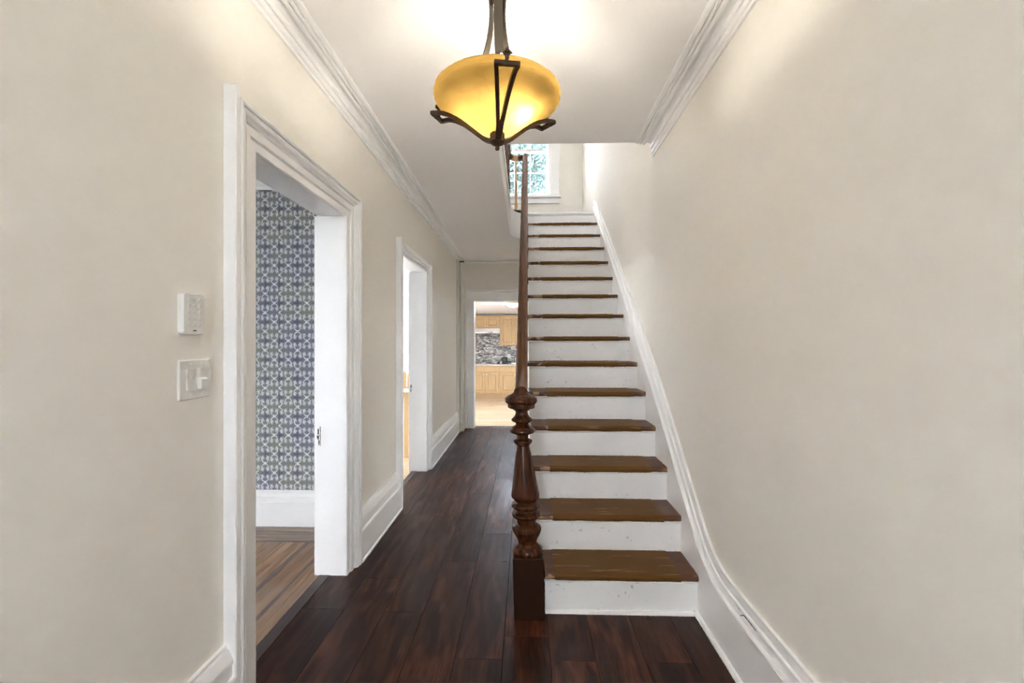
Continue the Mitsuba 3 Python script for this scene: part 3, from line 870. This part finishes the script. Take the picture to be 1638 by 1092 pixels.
obj('hub', at(lathe([(0, 2.010), (0.007, 2.011), (0.0085, 2.018), (0.006, 2.024), (0.013, 2.027), (0.024, 2.033), (0.027, 2.040), (0.025, 2.045), (0.0265, 2.048), (0.0265, 2.068), (0.022, 2.072), (0, 2.072)], 28)), 'bronze', pl, 40)
obj('collar', at(lathe([(0, 2.545), (0.02, 2.545), (0.034, 2.553), (0.037, 2.565), (0.034, 2.585), (0.018, 2.595), (0, 2.595)], 28)), 'bronze', pl, 40)
obj('stem', at(lathe([(0, 2.09), (0.0085, 2.09), (0.0085, 2.68), (0, 2.68)], 14)), 'bronze', pl, 40)
obj('canopy', at(lathe([(0, 2.655), (0.02, 2.656), (0.05, 2.664), (0.063, 2.676), (0.066, 2.69), (0, 2.69)], 32)), 'bronze', pl, 40)
for az, br, bz in ((-24, 0.086, 2.136), (70, 0.045, 2.205), (160, 0.045, 2.205)):
    az = math.radians(az)
    c = (PXc + br * math.cos(az), PYc + br * math.sin(az))
    s = trimesh.creation.icosphere(subdivisions=2, radius=0.028)
    s.apply_translation((c[0], c[1], bz))
    k = obj('bulb', s, 'plain_white', pl, True, emitter={'type': 'area', 'radiance': {'type': 'rgb', 'value': [PENDANT, PENDANT * 0.92, PENDANT * 0.80]}})
    obj('socket', lathe([(0, bz + 0.026), (0.016, bz + 0.026), (0.016, bz + 0.06), (0.006, bz + 0.068), (0, bz + 0.068)], 14, c), 'bronze', k, 40)
    obj('socket_arm', sweep([(PXc, PYc, bz + 0.08), (PXc * 0.4 + c[0] * 0.6, PYc * 0.4 + c[1] * 0.6, bz + 0.081), (c[0], c[1], bz + 0.064)], circle(0.004, 8)), 'bronze', k)

# ------------------------------------------------------------------ ceiling medallion
md = thing('ceiling_medallion', 'round white plaster ceiling medallion with a sunburst above the pendant lamp', 'ceiling medallion')
nr_, na = 44, 240
rr = np.linspace(0.02, 0.262, nr_)
aa = np.arange(na) * 2 * math.pi / na
v = []
for r in rr:
    for a in aa:
        k = 32 * (a + 0.35 * (r - 0.1))
        ridge = abs(math.sin(k / 2)) ** 0.5
        env = np.clip((r - 0.075) / 0.03, 0, 1) * np.clip((0.255 - r) / 0.03, 0, 1)
        hgt = 0.006 + env * 0.0075 * ridge + 0.007 * math.exp(-((r - 0.065) / 0.012) ** 2)
        v.append((r * math.cos(a), r * math.sin(a), 2.7005 - hgt))
f = []
for i in range(nr_ - 1):
    for j in range(na):
        a, b = i * na + j, i * na + (j + 1) % na
        f += [(a, b + na, b), (a, a + na, b + na)]
obj('sunburst', at(trimesh.Trimesh(np.array(v), np.array(f), process=False)), 'ceiling_paint', md, True)
obj('rim', at(lathe([(0.258, 2.70), (0.258, 2.692), (0.266, 2.687), (0.274, 2.692), (0.276, 2.697), (0.322, 2.697), (0.326, 2.691), (0.335, 2.689), (0.343, 2.694), (0.345, 2.70)], 96)), 'ceiling_paint', md, 40)
beads = []
for i in range(48):
    a = 2 * math.pi * i / 48
    for rad, br in ((0.292, 0.011), (0.311, 0.007)):
        s = trimesh.creation.icosphere(subdivisions=1, radius=br)
        s.apply_scale((1, 1, 0.6))
        s.apply_translation((rad * math.cos(a + 0.06 * (rad > 0.3)), rad * math.sin(a + 0.06 * (rad > 0.3)), 2.697))
        beads.append(s)
k = obj('lace_border', at(cat(*beads)), 'ceiling_paint', md, True, kind='stuff')

# ------------------------------------------------------------------ the wallpapered room
PX0, PX1, PY0, PY1, PH = -4.6, WL - DEPTH, -2.0, 3.243, 2.72
struct('wall_parlor_back', cbox(PX0, PX1, PY1, PY1 + 0.14, 0, PH + 0.1), 'wallpaper', label='blue grey wall with white scrolling tile-pattern wallpaper')
struct('wall_parlor_left', cbox(PX0 - 0.15, PX0, PY0 - 0.2, PY1 + 0.14, 0, PH + 0.1), 'plain_white', label='far wall of the wallpapered room')
WINS = ((-3.75, -2.85), (-2.3, -1.4))
struct('wall_parlor_front', plate(holes(sbox(PX0, 0, PX1, PH + 0.1), *[sbox(a, 0.85, b, 2.6) for a, b in WINS]), 'y', PY0 - 0.2, PY0), 'plain_white', label='front wall of the wallpapered room')
struct('ceiling_parlor', cbox(PX0, PX1, PY0 - 0.2, PY1 + 0.14, PH, PH + 0.1), 'ceiling_paint', label='white ceiling of the wallpapered room')
for i, (a, b) in enumerate(WINS):
    w = thing(f'window_{3 + i}', 'tall front window of the wallpapered room', None, kind='structure')
    glazed(w, a, b, 0.85, 1.73, PY0 - 0.1, 0.05, 0.06)
    glazed(w, a, b, 1.73, 2.6, PY0 - 0.14, 0.05, 0.05)
struct('trim_4', along_x([(0, 2.425), (0.008, 2.425), (0.01, 2.45), (0.014, 2.455), (0.016, 2.50), (0.022, 2.51), (0.04, 2.56), (0.07, 2.62), (0.10, 2.65), (0.11, 2.70), (0.13, 2.722), (0, 2.722)], PX0, PX1, PY1, -1), 'trim_paint', 30, label='white crown moulding over the wallpaper')
struct('baseboard_parlor', along_x([(0, 0), (0.03, 0), (0.03, 0.17), (0.026, 0.178), (0.022, 0.18), (0.022, 0.205), (0.026, 0.21), (0.02, 0.235), (0.010, 0.245), (0.008, 0.253), (0, 0.253)], PX0, PX1, PY1, -1), 'trim_paint', 25, label='tall white baseboard under the wallpaper')
struct('floor_parlor', cbox(PX0, WL - 0.144, PY0, PY1, -0.06, -0.016), 'gap', label='worn oak strip floor with dark inlay lines')
xs = [(-1.176, -1.232, 'parlor_oak'), (-1.232, -1.283, 'parlor_oak'), (-1.283, -1.303, 'parlor_dark'), (-1.303, -1.365, 'parlor_oak'), (-1.365, -1.43, 'parlor_oak'), (-1.43, -1.458, 'parlor_dark')]
x = -1.458
while x > -2.3:
    xs.append((x, x - 0.066, 'parlor_oak'))
    x -= 0.066
for i, (b, a, m) in enumerate(xs):
    y, j = PY0, 0.37 * (i * 7 % 5)
    first = True
    while y < 2.96:
        e = min(y + (1.3 + j if first else 1.9), 2.965)
        if e > 1.2 and b <= -1.17:
            if a > WL - DEPTH - 0.02:       # boards within the doorway's depth
                plank(a, b, max(y, D1[0] + 0.001), min(e, D1[1] - 0.001), m, 'floor_parlor', name='board') if min(e, D1[1]) - max(y, D1[0]) > 0.03 else None
            else:
                lo = y
                plank(a, b, lo, e, m, 'floor_parlor', name='board')
        y, first = e, False
for y0_, y1_, m in ((2.965, 2.988, 'parlor_dark'), (2.988, 3.035, 'parlor_cross'), (3.035, 3.120, 'parlor_cross'), (3.120, 3.14, 'parlor_dark'), (3.14, 3.21, 'parlor_cross')):
    for xa in (-1.202, -2.1):
        plank(xa - 0.9 if xa < -2 else -2.1, xa if xa < -2 else -1.202, y0_, y1_, m, 'floor_parlor', name='board')

# ------------------------------------------------------------------ the second room on the left
QX0, QX1, QY0, QY1, QH = -4.6, WL - DEPTH, 3.383, 7.3, 2.62
struct('wall_dining_back', cbox(QX0, QX1, QY1, QY1 + 0.12, 0, QH + 0.1), 'plain_white', label='white back wall of the second room')
struct('wall_dining_left', plate(holes(sbox(QY0, 0, QY1, QH + 0.1), sbox(3.7, 0.35, 6.9, 2.45)), 'x', QX0 - 0.15, QX0), 'plain_white', label='window wall of the second room')
struct('ceiling_dining', cbox(QX0, QX1, QY0, QY1 + 0.12, QH, QH + 0.1), 'ceiling_paint', label='white ceiling of the second room')
struct('floor_dining', cbox(QX0, WL - 0.144, QY0, QY1, -0.06, -0.016), 'gap', label='pale wood floor of the second room')
x, i = -1.176, 0
while x > -2.4:
    m = 'light_oak'
    a = x - 0.11
    lo, hi = (D2[0] + 0.001, D2[1] - 0.001) if a > WL - DEPTH - 0.01 else (QY0 + 0.002, QY1 - 0.002)
    cutp = lo + 1.3 + 0.4 * (i % 3)
    for s, e in ((lo, min(cutp, hi)), (cutp, hi)):
        if e - s > 0.05:
            plank(a, x, s, e, m, 'floor_dining', name='board')
    x, i = a, i + 1
w5 = thing('window_5', 'side window of the second room', None, kind='structure')
obj('leaf', cat(*[cbox(QX0 - 0.09, QX0 - 0.05, a, b, c, d) for a, b, c, d in ((3.7, 3.76, 0.35, 2.45), (6.84, 6.9, 0.35, 2.45), (5.27, 5.33, 0.41, 2.39), (3.76, 6.84, 0.35, 0.41), (3.76, 6.84, 2.39, 2.45))]), 'trim_paint', w5)
obj('pane', (np.array([(QX0 - 0.07, 3.75, 0.4), (QX0 - 0.07, 6.85, 0.4), (QX0 - 0.07, 6.85, 2.4), (QX0 - 0.07, 3.75, 2.4)]), np.array([[0, 1, 2], [0, 2, 3]])), 'glass', w5)
struct('trim_5', along_x([(0, 2.40), (0.02, 2.40), (0.025, 2.48), (0.06, 2.56), (0.1, 2.62), (0, 2.62)], QX0, QX1, QY1, -1), 'trim_paint', 30, label='white crown moulding in the second room')
# a white-topped wooden table seen in part through the doorway
tb = thing('table', 'white-topped table on pale wooden legs in the second room', 'table')
obj('tabletop', cbox(-2.32, -1.285, 5.10, 6.1, 0.752, 0.795, 0.004), 'white_enamel', tb)
obj('apron', cbox(-2.28, -1.33, 5.16, 5.185, 0.68, 0.752, 0.002), 'pine', tb)
obj('apron', cbox(-1.345, -1.32, 5.16, 6.04, 0.68, 0.752, 0.002), 'pine', tb)
for a, b in ((-1.40, 5.15), (-1.385, 5.98), (-2.28, 5.15), (-2.28, 5.98)):
    obj('leg', cbox(a, a + 0.07, b, b + 0.07, 0, 0.752, 0.004), 'maple', tb)
# wooden arched holder standing on it
hd = thing('letter_rack', 'small arched wooden rack standing on the white table top', 'rack')


def arch(xa, xb, z0, h, y):
    c = (xa + xb) / 2
    r = (xb - xa) / 2
    pts = [(xa, z0), (xb, z0)] + [(c + r * math.cos(t), z0 + h - r + r * math.sin(t)) for t in np.linspace(0, math.pi, 14)]
    return plate(Polygon(pts), 'y', y, y + 0.018)


obj('arch_panel', arch(-1.425, -1.365, 0.795, 0.19, 5.13), 'maple', hd)
obj('arch_panel', arch(-1.352, -1.292, 0.795, 0.185, 5.14), 'maple', hd)
obj('tray', cbox(-1.43, -1.288, 5.12, 5.2, 0.795, 0.812, 0.002), 'pine', hd)

# ------------------------------------------------------------------ kitchen, one step down
KZ, KY0, KY1, KX0, KX1, KC = -0.218, YB + 0.16, 13.11, -3.2, 1.6, 2.115
struct('floor_kitchen', cbox(KX0, KX1, KY0, KY1, KZ - 0.05, KZ), 'light_oak', label='pale wood floor of the kitchen')
struct('ceiling_kitchen', cbox(KX0, KX1, KY0, KY1 + 0.15, KC, KC + 0.1), 'ceiling_paint', label='white kitchen ceiling')
kb = struct('wall_kitchen_back', cbox(KX0, KX1, KY1, KY1 + 0.15, KZ - 0.05, KC), 'plain_white', label='kitchen back wall')
obj('backsplash', cbox(KX0, KX1, KY1 - 0.01, KY1, KZ + 0.9, 1.72), 'mosaic', 'wall_kitchen_back', label='backsplash of thin grey, black and white mosaic strips')
struct('wall_kitchen_left', plate(holes(sbox(KY0, KZ - 0.05, KY1, KC), sbox(8.2, 0.6, 10.4, 1.95)), 'x', KX0 - 0.15, KX0), 'plain_white', label='kitchen side wall with a window')
struct('wall_kitchen_right', cbox(KX1, KX1 + 0.15, KY0, KY1, KZ - 0.05, KC), 'plain_white', label='kitchen right wall')
struct('wall_kitchen_front', cat(cbox(KX0, WL - 0.0, KY0 - 0.02, KY0, KZ - 0.05, KC), cbox(WR, KX1, KY0 - 0.02, KY0, KZ - 0.05, KC)), 'plain_white', label='kitchen wall beside the doorway')
w6 = thing('window_6', 'side window of the kitchen', None, kind='structure')
obj('leaf', cat(*[cbox(KX0 - 0.09, KX0 - 0.05, a, b, c, d) for a, b, c, d in ((8.2, 8.26, 0.6, 1.95), (10.34, 10.4, 0.6, 1.95), (9.27, 9.33, 0.66, 1.89), (8.26, 10.34, 0.6, 0.66), (8.26, 10.34, 1.89, 1.95))]), 'trim_paint', w6)
obj('pane', (np.array([(KX0 - 0.07, 8.25, 0.65), (KX0 - 0.07, 10.35, 0.65), (KX0 - 0.07, 10.35, 1.9), (KX0 - 0.07, 8.25, 1.9)]), np.array([[0, 1, 2], [0, 2, 3]])), 'glass', w6)


def door_panel(parent, x0, x1, z0, z1, y, knob=None, name='door'):
    """A raised-panel cabinet front facing -y: frame, recess and panel, with a small knob."""
    def ring(i, yy):
        return [(x0 + i, yy, z0 + i), (x1 - i, yy, z0 + i), (x1 - i, yy, z1 - i), (x0 + i, yy, z1 - i)]
    w = min(0.055, (z1 - z0) * 0.28)
    secs = [ring(0, y), ring(0, y - 0.016), ring(0.004, y - 0.02), ring(w, y - 0.02), ring(w + 0.004, y - 0.004), ring(w + 0.014, y - 0.004), ring(w + 0.036, y - 0.018), ring(w + 0.037, y - 0.018)]
    if (z1 - z0) < 0.2:
        secs = secs[:3] + [ring(0.012, y - 0.021), ring(0.013, y - 0.021)]
    d = obj(name, loft(secs), 'maple', parent)
    if knob:
        m = lathe([(0, 0), (0.006, 0), (0.006, 0.012), (0.014, 0.018), (0.015, 0.024), (0.009, 0.03), (0, 0.031)], 12)
        m.apply_transform(trimesh.transformations.rotation_matrix(math.pi / 2, (1, 0, 0)))
        m.apply_translation((knob[0], y - 0.02, knob[1]))
        obj('knob', m, 'white_enamel', d, 40)


BYF = 12.5
CT0, CT1 = KZ + 0.872, KZ + 0.912


def base_unit(x0, x1, doors, label):
    c = thing('base_cabinet', label, 'cabinet', 'base cabinets under the counter')
    obj('body', cat(cbox(x0 + 0.001, x1 - 0.001, BYF, KY1 - 0.012, KZ + 0.09, CT0), cbox(x0 + 0.001, x1 - 0.001, BYF + 0.06, KY1 - 0.012, KZ, KZ + 0.09)), 'maple', c)
    w = (x1 - x0) / doors
    door_panel(c, x0 + 0.03, x1 - 0.03, CT0 - 0.16, CT0 - 0.025, BYF, name='drawer')
    for i in range(doors):
        a, b = x0 + i * w + (0.03 if i == 0 else 0.008), x0 + (i + 1) * w - (0.03 if i == doors - 1 else 0.008)
        kx = b - 0.03 if i == 0 else a + 0.03
        door_panel(c, a, b, KZ + 0.125, CT0 - 0.185, BYF, (kx, CT0 - 0.235))


base_unit(-2.30, -1.52, 2, 'pale maple base cabinet at the left end of the kitchen counter')
base_unit(-1.52, -0.735, 2, 'pale maple base cabinet with two doors, left in the kitchen doorway')
base_unit(-0.735, -0.23, 1, 'pale maple base cabinet with one door, right in the kitchen doorway')
base_unit(-0.23, 0.62, 2, 'pale maple base cabinet behind the stair rail')
obj('countertop', cbox(-2.32, 0.64, BYF - 0.03, KY1 - 0.012, CT0, CT1, 0.006), 'granite', None, label='speckled beige stone countertop along the kitchen back wall', cat='countertop')
UYF = 12.8


def upper_unit(x0, x1, z0, z1, doors, label):
    c = thing('wall_cabinet', label, 'cabinet', 'wall cabinets above the counter')
    obj('body', cbox(x0 + 0.001, x1 - 0.001, UYF, KY1 - 0.012, z0, z1), 'maple', c)
    w = (x1 - x0) / doors
    for i in range(doors):
        a, b = x0 + i * w + (0.025 if i == 0 else 0.006), x0 + (i + 1) * w - (0.025 if i == doors - 1 else 0.006)
        kx = (b - 0.03 if i == 0 else a + 0.03) if doors > 1 else b - 0.03
        door_panel(c, a, b, z0 + 0.02, z1 - 0.03, UYF, (kx, z0 + 0.06))


upper_unit(-1.52, -0.74, 1.695, 2.055, 2, 'short maple wall cabinet with two doors above the range hood')
upper_unit(-0.74, -0.31, 1.215, 2.055, 1, 'tall maple wall cabinet right of the range hood')
upper_unit(-0.31, 0.50, 1.215, 2.055, 2, 'tall maple wall cabinet behind the stair rail')
upper_unit(-2.30, -1.52, 1.215, 2.055, 2, 'tall maple wall cabinet left of the range hood')
rh = thing('range_hood', 'white range hood under the short wall cabinet', 'range hood')
obj('shell', loft([[(x, y, z) for y, z in ((KY1 - 0.012, 1.56), (12.66, 1.56), (12.66, 1.60), (12.72, 1.694), (KY1 - 0.012, 1.694))] for x in (-1.515, -0.745)]), 'white_enamel', rh)
for a in (-1.06, -1.01, -0.97):
    obj('switch', cbox(a, a + 0.025, 12.652, 12.662, 1.568, 1.592, 0.002), 'dark_plastic', rh)
kt = thing('toaster', 'small black toaster on the kitchen counter', 'toaster')
obj('body', loft([[(-0.615 + a * s, 12.90 + b * s, z) for a, b in rrect(0.15, 0.22, 0.03, 4)] for z, s in ((CT1, 0.96), (CT1 + 0.02, 1), (CT1 + 0.165, 1), (CT1 + 0.188, 0.94), (CT1 + 0.192, 0.88))]), 'dark_plastic', kt, 30)
obj('lever', cbox(-0.63, -0.60, 12.775, 12.792, CT1 + 0.11, CT1 + 0.125, 0.002), 'steel', kt)
obj('slot', cbox(-0.66, -0.57, 12.86, 12.89, CT1 + 0.1915, CT1 + 0.193), 'gap', kt)
obj('jar', lathe([(0, CT1), (0.032, CT1), (0.038, CT1 + 0.02), (0.034, CT1 + 0.05), (0.018, CT1 + 0.062), (0.01, CT1 + 0.07), (0, CT1 + 0.072)], 18, (-0.78, 12.8)), 'dark_plastic', None, 40, label='small dark round pot beside the toaster', cat='pot')
ot = thing('wall_outlet', 'white outlet plate on the mosaic backsplash', 'outlet')
obj('plate', cbox(-0.545, -0.455, KY1 - 0.017, KY1 - 0.0105, 0.85, 0.97, 0.002), 'white_enamel', ot)
for z in (0.885, 0.935):
    obj('socket', cbox(-0.525, -0.475, KY1 - 0.0185, KY1 - 0.0165, z - 0.012, z + 0.012, 0.001), 'white_plastic', ot)
dk = thing('dish_rack', 'white dish rack at the right of the visible counter', 'dish rack')
obj('tray', cbox(-0.42, 0.0, 12.66, 12.95, CT1, CT1 + 0.04, 0.01), 'white_enamel', dk)
for a in (-0.31, -0.27, -0.23):
    obj('wire', cbox(a, a + 0.012, 12.72, 12.9, CT1 + 0.04, CT1 + 0.2, 0.004), 'white_enamel', dk)
kl = thing('ceiling_light', 'flush frosted dome light on the kitchen ceiling', 'ceiling light')
obj('rim', lathe([(0, KC), (0.165, KC), (0.165, KC - 0.02), (0.15, KC - 0.03), (0, KC - 0.03)], 32, (-0.27, 9.25)), 'white_enamel', kl, 40)
obj('dome', lathe([(0, KC - 0.095), (0.05, KC - 0.09), (0.1, KC - 0.072), (0.135, KC - 0.045), (0.145, KC - 0.031), (0, KC - 0.0305)], 32, (-0.27, 9.25)), 'plain_white', kl, True,
    emitter={'type': 'area', 'radiance': {'type': 'rgb', 'value': [KITCHEN_DOME * 0.82, KITCHEN_DOME * 0.97, KITCHEN_DOME * 1.18]}})

ul = thing('ceiling_light', 'frosted dome light on the ceiling of the upper hall', 'ceiling light')
obj('rim', lathe([(0, TOP), (0.185, TOP), (0.185, TOP - 0.02), (0.17, TOP - 0.03), (0, TOP - 0.03)], 32, (-0.55, 2.95)), 'white_enamel', ul, 40)
obj('dome', lathe([(0, TOP - 0.115), (0.06, TOP - 0.11), (0.12, TOP - 0.085), (0.155, TOP - 0.05), (0.165, TOP - 0.031), (0, TOP - 0.0305)], 32, (-0.55, 2.95)), 'plain_white', ul, True,
    emitter={'type': 'area', 'radiance': {'type': 'rgb', 'value': [UPPER_DOME, UPPER_DOME * 0.93, UPPER_DOME * 0.84]}})

# a chip of dark paint on the floor
ch = trimesh.convex.convex_hull(np.array([(-0.014, -0.006, 0), (0.012, -0.009, 0), (0.015, 0.004, 0), (-0.006, 0.009, 0), (-0.010, -0.004, 0.003), (0.010, -0.005, 0.004), (0.009, 0.003, 0.003), (-0.004, 0.006, 0.003)]))
ch.apply_translation((-0.132, 2.75, 0.0002))
obj('paint_chip', ch, 'dark_plastic', None, label='tiny black chip lying on the dark floor left of the newel post', cat='debris')

# ------------------------------------------------------------------ trees behind the landing window
nprng = np.random.default_rng(5)


def tree(name, cx, cy, z0, zt, rad, n, label):
    t = thing(name, label, 'tree', 'trees behind the house')
    trunk = sweep(smooth_path([(cx, cy, z0), (cx + 0.1, cy, z0 + (zt - z0) * 0.4), (cx - 0.05, cy + 0.1, z0 + (zt - z0) * 0.75), (cx, cy, zt)], 4), circle(0.16, 9), up=(0, 1, 0), scale=np.linspace(1.2, 0.25, 13))
    obj('trunk', trunk, 'bark', t, 40)
    cen = []
    for i in range(26):
        d = nprng.normal(size=3)
        d /= np.linalg.norm(d)
        cen.append(np.array([cx, cy, zt - rad * 0.6]) + d * nprng.uniform(0.3, 1.0) * np.array([rad, rad, rad * 1.2]))
    cen = np.array(cen)
    c = cen[nprng.integers(0, len(cen), n)] + nprng.normal(size=(n, 3)) * rad * 0.2
    u = nprng.normal(size=(n, 3))
    u /= np.linalg.norm(u, axis=1, keepdims=True)
    w = np.cross(u, nprng.normal(size=(n, 3)))
    w /= np.linalg.norm(w, axis=1, keepdims=True)
    L, W = nprng.uniform(0.05, 0.1, (n, 1)), nprng.uniform(0.025, 0.05, (n, 1))
    v = np.stack([c - u * L, c + w * W, c + u * L, c - w * W], 1).reshape(-1, 3)
    b = np.arange(n)[:, None] * 4
    f = np.vstack([b + [0, 1, 2], b + [0, 2, 3]])
    obj('foliage', (v, f), 'leaf', t, kind='stuff')


tree('tree', -0.4, 15.4, -0.8, 8.9, 1.9, 17000, 'nearest leafy tree filling the panes of the landing window')
tree('tree', 2.6, 22.0, -0.8, 12.4, 2.6, 14000, 'leafy tree standing further back to the right of the nearest tree')
tree('tree', -1.2, 30.0, -0.8, 16.5, 3.8, 14000, 'tallest leafy tree standing furthest behind the house')
struct('ground', cbox(-30, 30, -30, 45, -0.9, -0.8), 'paving', label='ground outside the house')
